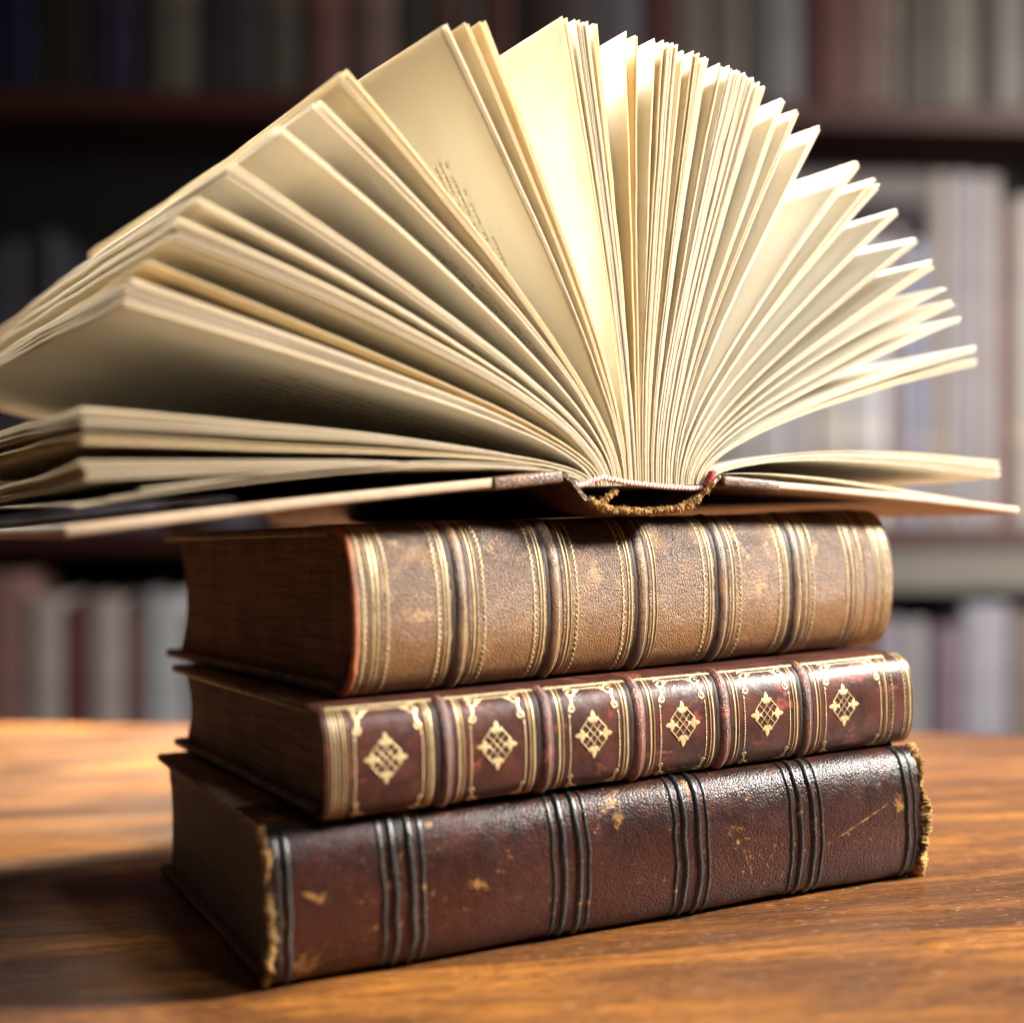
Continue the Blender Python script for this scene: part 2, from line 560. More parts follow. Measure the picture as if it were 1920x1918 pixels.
def rough_rope(path, r, mat, parent, name, amp=0.5, seg=9, n=420, seed=0, flat=1.0, fibres=0, fr_dir=(0, 0, 1), fl=0.002):
    """torn, fibrous leather edge following a 3D path"""
    path = np.asarray(path, float)
    d = np.r_[0, np.cumsum(np.linalg.norm(np.diff(path, axis=0), axis=1))]
    q = np.linspace(0, d[-1], n)
    P = np.stack([np.interp(q, d, path[:, k]) for k in range(3)], 1)
    T = np.gradient(P, axis=0); T /= np.linalg.norm(T, axis=1)[:, None]
    up = np.array([1.0, 0, 0]) if abs(T[:, 0]).mean() < 0.5 else np.array([0, 1.0, 0])
    A = np.cross(T, up); A /= np.linalg.norm(A, axis=1)[:, None]
    B = np.cross(T, A)
    G = np.zeros((n, seg, 3))
    for i in range(n):
        for j in range(seg):
            a = 2 * math.pi * j / seg
            k = 1 + amp * (0.9 * noise.noise(Vector((q[i] * 110, seed * 1.9, 7))) + 0.7 * noise.noise(Vector((q[i] * 260, math.cos(a) * 1.0 + seed, math.sin(a) * 1.0))) + 0.5 * noise.noise(Vector((q[i] * 1500, math.cos(a) * 2 + seed, math.sin(a) * 2))) + 0.55 * noise.noise(Vector((q[i] * 5200, math.cos(a) * 4 + seed, math.sin(a) * 4))))
            G[i, j] = P[i] + (A[i] * math.cos(a) * flat + B[i] * math.sin(a)) * r * max(0.15, k)
    mb = MB()
    mb.grid(G, close_v=True)
    rr = random.Random(seed)
    fd = np.array(fr_dir, float)
    for _ in range(fibres):
        i = rr.randrange(3, n - 3)
        p = P[i] + (A[i] * rr.uniform(-1, 1) + B[i] * rr.uniform(-1, 1)) * r * 0.6
        dv = fd * rr.uniform(0.3, 1) + T[i] * rr.uniform(-1, 1) * 0.8 + A[i] * rr.uniform(-.6, .6)
        dv /= np.linalg.norm(dv)
        ln = fl * rr.uniform(0.3, 1.0) * (0.35 + 1.5 * max(0, 0.35 + noise.noise(Vector((q[i] * 190, seed * 3.3, 2)))))
        side = np.cross(dv, T[i] + 0.01); side /= np.linalg.norm(side)
        wd = rr.uniform(0.00005, 0.00022)
        s2 = np.cross(side, dv)
        m_ = p + dv * ln * 0.55 + s2 * ln * rr.uniform(-.2, .2)
        e_ = m_ + dv * ln * 0.4 + side * ln * rr.uniform(-.35, .35)
        V = [p + side * wd, p - side * wd, p + s2 * wd, m_ + side * wd * .8, m_ - side * wd * .8, m_ + s2 * wd * .8, e_]
        mb.add(V, [(0, 1, 4, 3), (1, 2, 5, 4), (2, 0, 3, 5), (3, 4, 6), (4, 5, 6), (5, 3, 6), (0, 2, 1)])
    return mb.build(name, mat, parent)


def spiral(cx, cy, r0, r1, a0, turns, n=26):
    out = []
    for k in range(n):
        q = k / (n - 1)
        r = r0 + (r1 - r0) * q
        a = a0 + turns * 2 * math.pi * q
        out.append((cx + r * math.cos(a), cy + r * math.sin(a)))
    return out


# ---- materials of the books
M_brown = leather('brown_cracked_leather', (0.006, 0.004, 0.004), (0.020, 0.007, 0.006), (0.052, 0.015, 0.009), (0.42, 0.21, 0.06), grain=1500, gstr=0.45, patch_lo=0.615, rough=(0.24, 0.40), seed=1.3, scratch=0.5, spec=0.26,
                  wear_v=(14, 0.6, (0.078, 0.019, 0.009)), flecks=0.7,
                  spots=((0.107, 0.0175, 0.0042, 0.0036, 0.6), (0.1085, 0.0125, 0.0016, 0.003, 0.3), (0.134, 0.019, 0.0016, 0.003, 0), (0.013, 0.003, 0.0030, 0.002, -1), (0.062, -0.001, 0.0028, 0.002, -1), (0.2155, 0.005, 0.0022, 0.0032, 0), (0.203, 0.002, 0.0007, 0.007, 2.4), (0.1545, -0.006, 0.0007, 0.0045, -0.4), (0.151, 0.0, 0.001, 0.001, 0), (0.010, -0.017, 0.004, 0.005, 0), (0.048, 0.018, 0.002, 0.001, 0)))
M_red = leather('red_brown_leather', (0.022, 0.009, 0.008), (0.052, 0.017, 0.012), (0.090, 0.028, 0.018), (0.28, 0.075, 0.05), grain=2800, gstr=0.12, patch_lo=0.575, rough=(0.26, 0.42), seed=4.1, spec=0.28, scratch=0.45)
M_tan = leather('tan_pebbled_leather', (0.020, 0.010, 0.007), (0.072, 0.034, 0.017), (0.20, 0.105, 0.042), (0.42, 0.23, 0.095), grain=2300, gstr=0.7, patch_lo=0.60, rough=(0.32, 0.46), seed=7.7, flecks=0.4, gdist=0.00036, spec=0.36,
                wear_v=(9, 0.50, (0.33, 0.150, 0.044)), spots=((0.082, 0.008, 0.0022, 0.0042, -0.35), (0.1425, 0.014, 0.0012, 0.009, -0.55), (0.176, 0.012, 0.0015, 0.004, 0.3), (0.020, -0.002, 0.006, 0.003, 0), (0.150, 0.000, 0.004, 0.003, 0)))
M_tanband = leather('rubbed_tan_band', (0.022, 0.011, 0.007), (0.085, 0.040, 0.019), (0.19, 0.098, 0.043), (0.34, 0.21, 0.10), grain=1800, gstr=0.5, seed=2.2)
M_pinkband = leather('rubbed_pink_band', (0.030, 0.009, 0.008), (0.075, 0.020, 0.015), (0.15, 0.042, 0.030), (0.34, 0.12, 0.085), grain=2000, gstr=0.7, patch_lo=0.54, seed=5.2)
M_black = leather('blackened_rib', (0.006, 0.006, 0.006), (0.013, 0.012, 0.012), (0.028, 0.024, 0.022), (0.36, 0.18, 0.06), grain=1600, gstr=0.3, patch_lo=0.60, rough=(0.22, 0.36), seed=9.2)
M_crease_shade = plain('painted_crease_shade', (0.012, 0.007, 0.005), 0.6, 600, 0.4)  # near-black colour for the painted shade at the feet of the bands
M_ochre = plain('torn_ochre_fibre', (0.34, 0.19, 0.065), 0.85, 420, 0.85, 1.0, 0.0009, 0.2)
M_board_dark = leather('dark_board_leather', (0.035, 0.024, 0.019), (0.095, 0.065, 0.048), (0.21, 0.145, 0.10), (0.30, 0.20, 0.13), grain=1500, gstr=0.6, patch_lo=0.62, rough=(0.35, 0.5), seed=3.3)
M_board_cloth = plain('dark_brown_board_cloth', (0.15, 0.095, 0.065), 0.62, 900, 0.4, 0.7, 0.0003)
M_inner = plain('orange_brown_leather_inside', (0.30, 0.095, 0.035), 0.7, 300, 0.5)
M_blk_tan = block_edges('tan_book_page_edges', (0.26, 0.170, 0.120), (0.085, 0.052, 0.038), 1500)
M_blk_red = block_edges('red_book_page_edges', (0.25, 0.185, 0.125), (0.085, 0.060, 0.043), 1400)
M_blk_brown = block_edges('brown_book_page_edges', (0.20, 0.165, 0.115), (0.13, 0.108, 0.076), 3600, 0.3)
G_tan = gold('gilt_on_tan', (0.24, 0.13, 0.06), 0.40)
G_red = gold('gilt_on_red', (0.16, 0.06, 0.035), 0.36)

# ================================================================ brown book (bottom)
L1, W1, T1, B1 = 0.2235, 0.1442, 0.0432, 0.0095
bk = empty('closed_book', (-0.0727, 0.3753, 0.0006), 0.4399, label='thick dark brown leather book with black ribs lying at the bottom of the stack', cat='book', group='old closed books in the stack')
sp = Spine(T1, B1, 0.80, 0.0007)
board(L1, W1, 0, 0.0026, M_board_cloth, bk, 'back_board')
board(L1, W1, T1 - 0.0026, T1, M_board_cloth, bk, 'front_board')
text_block(sp, L1, W1, M_blk_brown, bk, 0.0027, 0.0035, 0.005)
spn = spine_mesh(sp, L1 + 0.002, M_brown, bk, jag=0.0016, thick=0.0016, wrap=0.027, x0=0.001, dent=0.0007)
ribs = [(0.0030, .0022), (0.0058, .0032)]
for c0 in (0.0385, 0.0915, 0.1336, 0.1774):
    ribs += [(c0 - 0.0056, .0024), (c0 - 0.0022, .0036), (c0 + 0.0029, .0036), (c0 + 0.0062, .0024)]
ribs += [(0.2190, .0034), (0.2222, .0022)]
for s0, wd in ribs:
    ridge(sp, s0, wd * 0.76, wd * 0.26, M_black, spn, 'rib', wob=0.0006)
for xx, nm in ((0.0008, 0), (L1 + 0.003, 1)):
    us = np.linspace(-sp.umax * 0.96, sp.umax * 0.96, 60)
    P = [(xx, *sp.at(u, -0.0010)) for u in us]
    rough_rope(P, 0.0013 if nm == 0 else 0.0019, M_ochre, spn, 'frayed_edge', amp=1.2, n=900, seed=11 + nm, fibres=260 if nm == 0 else 420, fr_dir=(-0.6 if nm == 0 else 1.0, -0.5, 0), fl=0.0022, seg=10)

# ================================================================ red book (middle)
L2, W2, T2, B2 = 0.2133, 0.160, 0.0305, 0.0082
bk = empty('closed_book', (-0.0564, 0.3779, 0.0447), 0.4865, label='red brown leather book with gold diamonds and scrolls, middle of the closed stack', cat='book', group='old closed books in the stack')
sp = Spine(T2, B2, 0.80, 0.0003)
board(L2, W2, 0, 0.0028, M_board_dark, bk, 'back_board')
board(L2, W2, T2 - 0.0028, T2, M_board_dark, bk, 'front_board')
text_block(sp, L2, W2, M_blk_red, bk, 0.0029, 0.0042, 0.007)
spn = spine_mesh(sp, L2, M_red, bk, thick=0.0012, wrap=0.02, x0=0.0, dent=0.0003)
bands = [0.0362, 0.0690, 0.1013, 0.1335, 0.1668]
for s0 in bands:
    ridge(sp, s0, 0.0046, 0.0011, M_pinkband, spn, 'raised_band')
    crease_shade(sp, s0 - 0.0026, M_crease_shade, spn, 0.0015)
    crease_shade(sp, s0 + 0.0025, M_crease_shade, spn, 0.0006)
    mb = MB()
    for k in range(46):
        u = -sp.umax * .9 + 1.8 * sp.umax * k / 45
        dot(mb, sp, s0 + 0.0003, u, 0.00018, off=0.0010)
    mb.build('band_beading', G_red, spn)
edges = [0.0] + bands + [0.2133]
um = sp.umax
lines = MB()
top_u, bot_u = um * 0.85, -um * 0.88
for du in (0, 0.0007):
    stroke(lines, sp, [(s, top_u + du) for s in np.linspace(0.002, 0.205, 200)], 0.00028)
for s0 in bands:
    for q, wd in ((-0.0057, .00055), (-0.0045, .00085), (0.0040, .00085), (0.0053, .00050)):
        stroke(lines, sp, around(sp, s0 + q), wd * 0.72)
for s0, wd in ((0.0012, .0003), (0.0022, .0006), (0.0034, .0006), (0.0045, .0004), (0.0055, .0006), (0.0066, .0003), (0.2000, .0004), (0.2011, .0008), (0.2022, .0004), (0.2105, .0005), (0.2118, .0010), (0.2128, .0004)):
    stroke(lines, sp, around(sp, s0), wd * 0.66)
# scallops near the tail
for sc0, dr in ((0.2036, 1), (0.2098, -1)):
    for k in range(26):
        u = -um * .93 + 1.86 * um * k / 25
        stroke(lines, sp, [(sc0 + dr * 0.0007 * math.cos(a), u + 0.0006 * math.sin(a)) for a in np.linspace(-1.5, 1.5, 8)], 0.00022)
lines.build('gilt_lines', G_red, spn)


def leafshape(cx, cy, ang, ln, wd, n=12):
    out = []
    for k in range(n):
        a = 2 * math.pi * k / n
        x = ln * 0.5 * math.cos(a) + ln * 0.5
        y = wd * 0.5 * math.sin(a) * (1 - 0.35 * math.cos(a))
        out.append((cx + x * math.cos(ang) - y * math.sin(ang), cy + x * math.sin(ang) + y * math.cos(ang)))
    return out


def diamond(mb, sp, cx, cy, hw, hh):
    f = lambda a, b: (cx + a * hw, cy + b * hh)
    for sx, sy in ((1, 1), (1, -1)):
        stroke(mb, sp, [f(-.42 * sx, -.42 * sy), f(0, 0), f(.42 * sx, .42 * sy)], 0.00028)
    for sx in (-1, 1):
        for sy in (-1, 1):
            # rail parallel to the diamond's side, and curved brackets
            stroke(mb, sp, [f(sx * .24, sy * .66), f(sx * .45, sy * .45), f(sx * .66, sy * .24)], 0.00036)
            stroke(mb, sp, [f(sx * .02, sy * .47), f(sx * .09, sy * .29), f(sx * .19, sy * .19), f(sx * .29, sy * .09), f(sx * .47, sy * .02)], 0.00028)
    for ang, a, b in ((0, 1, 0), (math.pi / 2, 0, 1), (math.pi, -1, 0), (-math.pi / 2, 0, -1)):
        sc = hw if b == 0 else hh
        px, py = f(a * .52, b * .52)
        poly(mb, sp, leafshape(px, py, ang, sc * .47, sc * .25))
        poly(mb, sp, leafshape(px, py, ang + 1.0, sc * .33, sc * .20))
        poly(mb, sp, leafshape(px, py, ang - 1.0, sc * .33, sc * .20))
        stroke(mb, sp, [f(a * .30, b * .30), (px, py)], 0.00035)


def scroll(mb, sp, x, y, sx, sy, k=1.0):
    """corner scroll: big curl at the corner, S-stem down the side, small curl"""
    g = lambda p: [(x + sx * a * k, y + sy * b * k) for a, b in p]
    W = lambda n, w: [w * math.sin(math.pi * min(1, 0.12 + q / (n - 1) * 0.88)) + 0.00020 for q in range(n)]
    a = g(spiral(0.0021, -0.0018, 0.0017, 0.0003, 2.6, -1.35))
    stroke(mb, sp, a, W(len(a), 0.00045 * k))
    st = []
    for q in np.linspace(0, 1, 22):
        st.append((0.0007 + 0.0011 * math.sin(q * math.pi * 1.15), -0.0018 - 0.0052 * q))
    a = g(st); stroke(mb, sp, a, W(len(a), 0.00055 * k))
    a = g(spiral(0.0013, -0.0062, 0.0011, 0.0002, 1.0, -1.3)); stroke(mb, sp, a, W(len(a), 0.00035 * k))
    a = g(spiral(0.0040, -0.0012, 0.0007, 0.0002, 3.4, 1.2)); stroke(mb, sp, a, W(len(a), 0.00030 * k))
    dot(mb, sp, *g([(0.0051, -0.0011)])[0], 0.00032)
    dot(mb, sp, *g([(0.0007, -0.0082)])[0], 0.00030)


for i in range(6):
    a, b = edges[i], edges[i + 1]
    lo = a + (0.0078 if i == 0 else 0.0071)
    hi = (b - 0.0068) if i < 5 else 0.1993
    mb = MB()
    scroll(mb, sp, lo, top_u - 0.0004, 1, 1, 1.15)
    scroll(mb, sp, hi, top_u - 0.0004, -1, 1, 1.15)
    scroll(mb, sp, lo, bot_u + 0.0006, 1, -1, 0.8)
    scroll(mb, sp, hi, bot_u + 0.0006, -1, -1, 0.8)
    mb.build('corner_scrolls', G_red, spn)
    mb = MB()
    xs = np.arange(lo + 0.0058, hi - 0.0056, 0.00088)
    for x in xs:
        dot(mb, sp, x, top_u - 0.0014, 0.00031)
    for x in np.arange(lo + 0.0046, hi - 0.0044, 0.0008):
        dot(mb, sp, x, bot_u + 0.0010, 0.00018)
    for u in np.arange(bot_u + 0.0072, top_u - 0.0090, 0.00082):
        dot(mb, sp, lo + 0.0006, u, 0.00030, asp=.8)
        dot(mb, sp, hi - 0.0006, u, 0.00030, asp=.8)
    mb.build('beaded_border', G_red, spn)
    mb = MB()
    cx = (0.0175, 0.0522, 0.0848, 0.1172, 0.1500, 0.1822)[i]
    diamond(mb, sp, cx, 0.0008, 0.0066, 0.0072)
    mb.build('gilt_diamond', G_red, spn)

# ================================================================ tan book (top closed)
L3, W3, T3, B3 = 0.2122, 0.1683, 0.0492, 0.0135
bk = empty('closed_book', (-0.0519, 0.3965, 0.0762), 0.5424, label='fat tan pebbled leather book with gold bands, top closed book under the open one', cat='book', group='old closed books in the stack')
sp = Spine(T3, B3, 0.84, 0.0006)
board(L3, W3, 0, 0.0032, M_board_dark, bk, 'back_board')
board(L3, W3, T3 - 0.0032, T3, M_board_dark, bk, 'front_board')
text_block(sp, L3, W3, M_blk_tan, bk, 0.0033, 0.0048, 0.010, back=0.5)
spn = spine_mesh(sp, L3, M_tan, bk, thick=0.0013, wrap=0.018, x0=0.0, dent=0.0006)
# orange brown turned-in edge of the leather at the head
us = np.linspace(-sp.umax * 0.98, sp.umax * 0.98, 60)
rough_rope([(0.0002, *sp.at(u, -0.0010)) for u in us], 0.0013, M_inner, spn, 'turned_edge', amp=0.25, seed=3)
bands = [0.0340, 0.0672, 0.1004, 0.1332, 0.1662]
for s0 in bands:
    ridge(sp, s0, 0.0048, 0.0010, M_tanband, spn, 'raised_band')
    crease_shade(sp, s0 - 0.0026, M_crease_shade, spn, 0.0014)
    crease_shade(sp, s0 + 0.0026, M_crease_shade, spn, 0.0005)
    mb = MB()
    for k in range(74):
        u = -sp.umax * .93 + 1.86 * sp.umax * k / 73
        dot(mb, sp, s0 + 0.0006, u, 0.00023, off=0.0009)
    mb.build('band_beading', G_tan, spn)


def scallops(mb, sp, s0, dr, n=34, r=0.00105):
    um = sp.umax
    st = 1.9 * um / n
    for k in range(n):
        u = -um * .95 + st * (k + .5)
        j = random.uniform(-.00008, .00008)
        P = [(s0 + j + dr * r * math.cos(a), u + st * .5 * math.sin(a)) for a in np.linspace(-1.5, 1.2, 9)]
        stroke(mb, sp, P, [0.00014 + 0.00030 * math.sin(math.pi * q / 8) for q in range(9)])


mb = MB()
for s0 in bands:
    for q, wd in ((-0.0056, .00062), (-0.0044, .00085), (0.0042, .00085), (0.0055, .00055)):
        stroke(mb, sp, around(sp, s0 + q, n=120), wd * 0.62)
    scallops(mb, sp, s0 - 0.0070, -1)
    if s0 != bands[2]:
        scallops(mb, sp, s0 + 0.0070, 1)
for s0, wd in ((0.0044, .0004), (0.0056, .0009), (0.0070, .0009), (0.0082, .0004), (0.1915, .0004), (0.1925, .0008), (0.1938, .0004), (0.1985, .0003), (0.2035, .0006), (0.2052, .0009), (0.2070, .0006), (0.2088, .0009), (0.2103, .0008)):
    stroke(mb, sp, around(sp, s0, n=120, wob=0.0003 if s0 > 0.194 else 0.0001), wd * 0.62)
scallops(mb, sp, 0.0092, 1); scallops(mb, sp, 0.0034, -1); scallops(mb, sp, 0.1905, -1); scallops(mb, sp, 0.1960, 1)
mb.build('gilt_lines', G_tan, spn)

# ================================================================ open book
ob = empty('open_book', (0.0423, 0.4329, 0.1386), 0.5476, label='open book with cream pages fanned upright and a torn spine, on top of stack', cat='book')
D = 0.262    # height of its pages, running away from the camera
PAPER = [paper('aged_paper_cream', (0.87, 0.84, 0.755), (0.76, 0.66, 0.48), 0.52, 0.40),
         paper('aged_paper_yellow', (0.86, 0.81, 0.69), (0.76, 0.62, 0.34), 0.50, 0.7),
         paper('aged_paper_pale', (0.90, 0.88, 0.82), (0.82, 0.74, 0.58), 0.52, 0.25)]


def leaf_curve(xr, tip, bow, h1, n=26, rz=-0.0032):
    P0 = np.array([xr, rz]); T = np.array(tip, float)
    d = T - np.array([xr, h1 * 0.4]); ln = np.linalg.norm(d); d /= ln
    nrm = np.array([-d[1], d[0]])
    P1 = np.array([xr * 1.04, h1])
    P2 = P1 + (T - P1) * 0.28 + nrm * bow
    q = np.linspace(0, 1, n)[:, None] ** 1.35
    return (1 - q) ** 3 * P0 + 3 * (1 - q) ** 2 * q * P1 + 3 * (1 - q) * q * q * P2 + q ** 3 * T


def sheet(mb, xr, tip, bow, h1, th, tail=(0, 0), curl=0.0, hj=0.0, seed=0.0, K=12, depth=D):
    n = 26
    top = np.zeros((K, n, 3)); bot = top.copy(); uv = np.zeros((K, n, 2))
    for k in range(K):
        v = k / (K - 1)
        ve = v ** 1.3
        tp = (tip[0] + tail[0] * ve, tip[1] + tail[1] * ve + curl * math.sin(math.pi * v))
        C = leaf_curve(xr, tp, bow * (1 + 0.3 * math.sin(3 * v + seed)), h1, n)
        T = np.gradient(C, axis=0); T /= np.linalg.norm(T, axis=1)[:, None]
        N = np.stack([-T[:, 1], T[:, 0]], 1)
        for j in range(n):
            q = j / (n - 1)
            yy = depth * v
            if k == 0: yy += hj + 0.0004 * noise.noise(Vector((q * 25, seed * 3.1, 0))) * q
            wv = 0.0011 * q * noise.noise(Vector((q * 3, v * 4, seed))) + 0.0003 * q * noise.noise(Vector((q * 11, v * 9, seed + 4)))
            e = 0.0009 * noise.noise(Vector((v * 40, k * 3.3 + seed * 5, 9))) * (q ** 6)
            a = C[j] + N[j] * (wv + th / 2) + T[j] * e; b = C[j] + N[j] * (wv - th / 2) + T[j] * e
            top[k, j] = (a[0], yy, a[1]); bot[k, j] = (b[0], yy, b[1]); uv[k, j] = (v, q)
    mb.grid(top, UV=uv, flip=True); mb.grid(bot, UV=uv)
    mb.grid(np.stack([top[0], bot[0]]), UV=np.stack([uv[0], uv[0]]))
    mb.grid(np.stack([top[-1], bot[-1]]), UV=np.stack([uv[-1], uv[-1]]), flip=True)
    mb.grid(np.stack([top[:, -1], bot[:, -1]]), UV=np.stack([uv[:, -1], uv[:, -1]]), flip=True)
    return top, bot


# clusters of leaves: (head fore corner X, Z in the book's head plane, sheets, spread across the bundle, paper, extra)
CL = [
    ((-0.1765, -0.0062), 2, 0.0006, 0, {}), ((-0.168, -0.0046), 1, 0.0004, 0, {}), ((-0.160, -0.0028), 2, 0.0007, 0, {}),
    ((-0.1752, 0.0026), 8, 0.0045, 0, {'tail': (0.0, -0.004)}), ((-0.1752, 0.0105), 5, 0.0026, 1, {}), ((-0.1752, 0.0165), 8, 0.0046, 0, {}),
    ((-0.1625, 0.0490), 11, 0.0072, 0, {}), ((-0.1580, 0.0565), 2, 0.0014, 1, {}), ((-0.1500, 0.0660), 10, 0.0062, 0, {}), ((-0.1435, 0.0735), 3, 0.0022, 0, {}),
    ((-0.1345, 0.0830), 7, 0.0042, 0, {}), ((-0.1200, 0.0950), 3, 0.0020, 0, {}), ((-0.1085, 0.1035), 5, 0.0032, 0, {}), ((-0.1010, 0.1125), 8, 0.0048, 1, {}),
    ((-0.0675, 0.1315), 5, 0.0026, 0, {}), ((-0.0605, 0.1342), 3, 0.0014, 1, {}), ((-0.0543, 0.1355), 3, 0.0020, 1, {}),
    ((-0.0250, 0.1408), 4, 0.0028, 1, {}), ((-0.0190, 0.1412), 8, 0.0048, 0, {}), ((-0.0137, 0.1410), 3, 0.0018, 1, {}),
    ((-0.0020, 0.1411), 2, 0.0008, 1, {}), ((0.0020, 0.1404), 2, 0.0008, 1, {}),
    ((0.0106, 0.1403), 2, 0.0008, 0, {}), ((0.0132, 0.1401), 2, 0.0010, 1, {}), ((0.0168, 0.1400), 7, 0.0040, 0, {}),
    ((0.0217, 0.1390), 2, 0.0008, 0, {}), ((0.0266, 0.1385), 5, 0.0028, 1, {}), ((0.0306, 0.1376), 4, 0.0030, 0, {}),
    ((0.0378, 0.1361), 3, 0.0012, 0, {}), ((0.0410, 0.1354), 3, 0.0018, 2, {}), ((0.0432, 0.1350), 3, 0.0018, 0, {}), ((0.0455, 0.1346), 4, 0.0020, 2, {}), ((0.0480, 0.1341), 4, 0.0022, 0, {}),
    ((0.0505, 0.1333), 4, 0.0024, 0, {}), ((0.0533, 0.1322), 4, 0.0020, 2, {}), ((0.0555, 0.1314), 3, 0.0016, 0, {}),
    ((0.0646, 0.1280), 4, 0.0022, 2, {}), ((0.0707, 0.1252), 4, 0.0022, 0, {}), ((0.0806, 0.1205), 4, 0.0022, 2, {}),
    ((0.0988, 0.1104), 5, 0.0028, 2, {}), ((0.1068, 0.1050), 3, 0.0014, 0, {}), ((0.1090, 0.1030), 3, 0.0018, 2, {}),
    ((0.1184, 0.0945), 4, 0.0022, 2, {}), ((0.1272, 0.0848), 4, 0.0020, 2, {}), ((0.1355, 0.0768), 6, 0.0036, 0, {}),
    ((0.1418, 0.0685), 3, 0.0014, 2, {}), ((0.1462, 0.0630), 5, 0.0026, 0, {}), ((0.1500, 0.0574), 3, 0.0016, 2, {}),
    ((0.1577, 0.0462), 4, 0.0024, 2, {}), ((0.1583, 0.0414), 5, 0.0026, 0, {}),
    ((0.1685, 0.0008), 12, 0.0062, 2, {'bow': 0.010}), ((0.1500, -0.0105), 1, 0.0003, 0, {'bow': 0.003}),
]
tot = sum(max(c[1], 3) for c in CL)
acc = 0
tops = {}
for ci, (tip, ns, spread, pm, ex) in enumerate(CL):
    wgt = max(ns, 3)
    mb = MB()
    tip = np.array(tip)
    ang = math.atan2(tip[1], tip[0])
    perp = np.array([math.sin(ang), -math.cos(ang)])      # towards the next cluster (clockwise)
    side = max(0.0, abs(math.cos(ang)))
    ctail = ex.get('tail', (random.uniform(-.0022, .0022), random.uniform(-.0016, .0016)))
    ccurl = ex.get('curl', random.uniform(-.0022, .0022))
    for k in range(ns):
        xr = -0.0265 + 0.053 * (acc + wgt * (k + 0.5) / ns) / tot
        frac = (k + 0.5) / ns - 0.5
        tp = tip + perp * (spread * 1.12 * frac + random.uniform(-.25, .25) * spread / ns) + np.array([math.cos(ang), math.sin(ang)]) * random.uniform(-.0010, .0007)
        h1 = 0.0035 + 0.016 * math.sin(ang) if ang < math.pi else 0.003
        h1 = max(h1, 0.0032)
        sgn = 1 if tip[0] < 0 else -1
        bow = ex.get('bow', 0.0045 * side) * -sgn * (1 if 'bow' not in ex else 1)
        if ex.get('bow') is not None: bow = ex['bow']
        elif sgn == 1: bow = -0.004 * side if ang < 2.6 else -0.0015
        else: bow = 0.004 * side
        if tip[0] < 0 and ang < 2.75: bow = -0.0075 * side
        th = min(0.00036, spread / max(ns, 1) * 0.55)
        s_ = sheet(mb, xr, tp, bow, h1, th, tail=tuple(a + random.uniform(-.00012, .00012) for a in ctail), curl=ccurl + random.uniform(-.0001, .0001), hj=random.uniform(-.0004, .0004), seed=ci * 1.7 + k * 0.03)
        if k == 0: tops[ci] = s_
    acc += wgt
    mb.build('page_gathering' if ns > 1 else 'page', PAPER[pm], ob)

# faint printed verse on two of the facing leaves
M_ink = plain('faded_print', (0.50, 0.43, 0.31), 0.8, 800, 0.3)


def print_lines(ci, rows, r0, dirv=1):
    """rows of small letters running outward along a leaf; r = 0..1 root to fore edge, v = depth fraction"""
    top, bot = tops[ci]
    G = top
    mb = MB()
    K, n = G.shape[:2]

    def P(v, q, off):
        a, b = v * (K - 1), q * (n - 1)
        i, j = min(int(a), K - 2), min(int(b), n - 2)
        fa, fb = a - i, b - j
        p = (G[i, j] * (1 - fa) + G[i + 1, j] * fa) * (1 - fb) + (G[i, j + 1] * (1 - fa) + G[i + 1, j + 1] * fa) * fb
        du = G[i + 1, j] - G[i, j]; dv = G[i, j + 1] - G[i, j]
        nn = np.cross(dv, du); nn /= np.linalg.norm(nn)
        if nn[0] > 0: nn = -nn
        return p + nn * off
    rr = random.Random(ci)
    for (v0, q0, q1) in rows:
        q = q0
        while q < q1:
            wl = rr.randint(2, 8)
            for _ in range(wl):
                dq, dv = rr.uniform(.0045, .0075), rr.uniform(.0035, .0060)
                if q + dq > q1: break
                a = [P(v0, q, .00036), P(v0 + dv, q, .00036), P(v0 + dv, q + dq, .00036), P(v0, q + dq, .00036)]
                b = [p_ + (P(v0, q, .00042) - P(v0, q, .00036)) for p_ in a]
                mb.prism(a, b)
                q += dq + .0020
            q += .008
    o = mb.build('printed_verse', M_ink, ob, smooth=False)
    return o


print_lines(14, [(.140, .84, .90), (.127, .80, .91), (.114, .72, .90), (.101, .64, .87), (.088, .54, .80), (.075, .50, .66), (.062, .47, .58)], 0)
print_lines(12, [(0.016 + .011 * k, a, b) for k, (a, b) in enumerate(((.60, .78), (.58, .82), (.62, .84), (.66, .86), (.70, .86)))], 0)
print_lines(6, [(0.10 + .026 * k, .20 + .02 * (k % 3), .86 - .03 * (k % 2)) for k in range(22)], 0)

# boards of the open book
M_obcloth = plain('faded_pinkish_cloth', (0.40, 0.285, 0.185), 0.7, 900, 0.3, 0.5, 0.0003)
M_obleather = leather('worn_brown_quarter_leather', (0.030, 0.014, 0.008), (0.085, 0.042, 0.020), (0.19, 0.10, 0.045), (0.42, 0.26, 0.12), grain=1200, gstr=0.5, patch_lo=0.6, seed=6.1)
HJ = -0.003


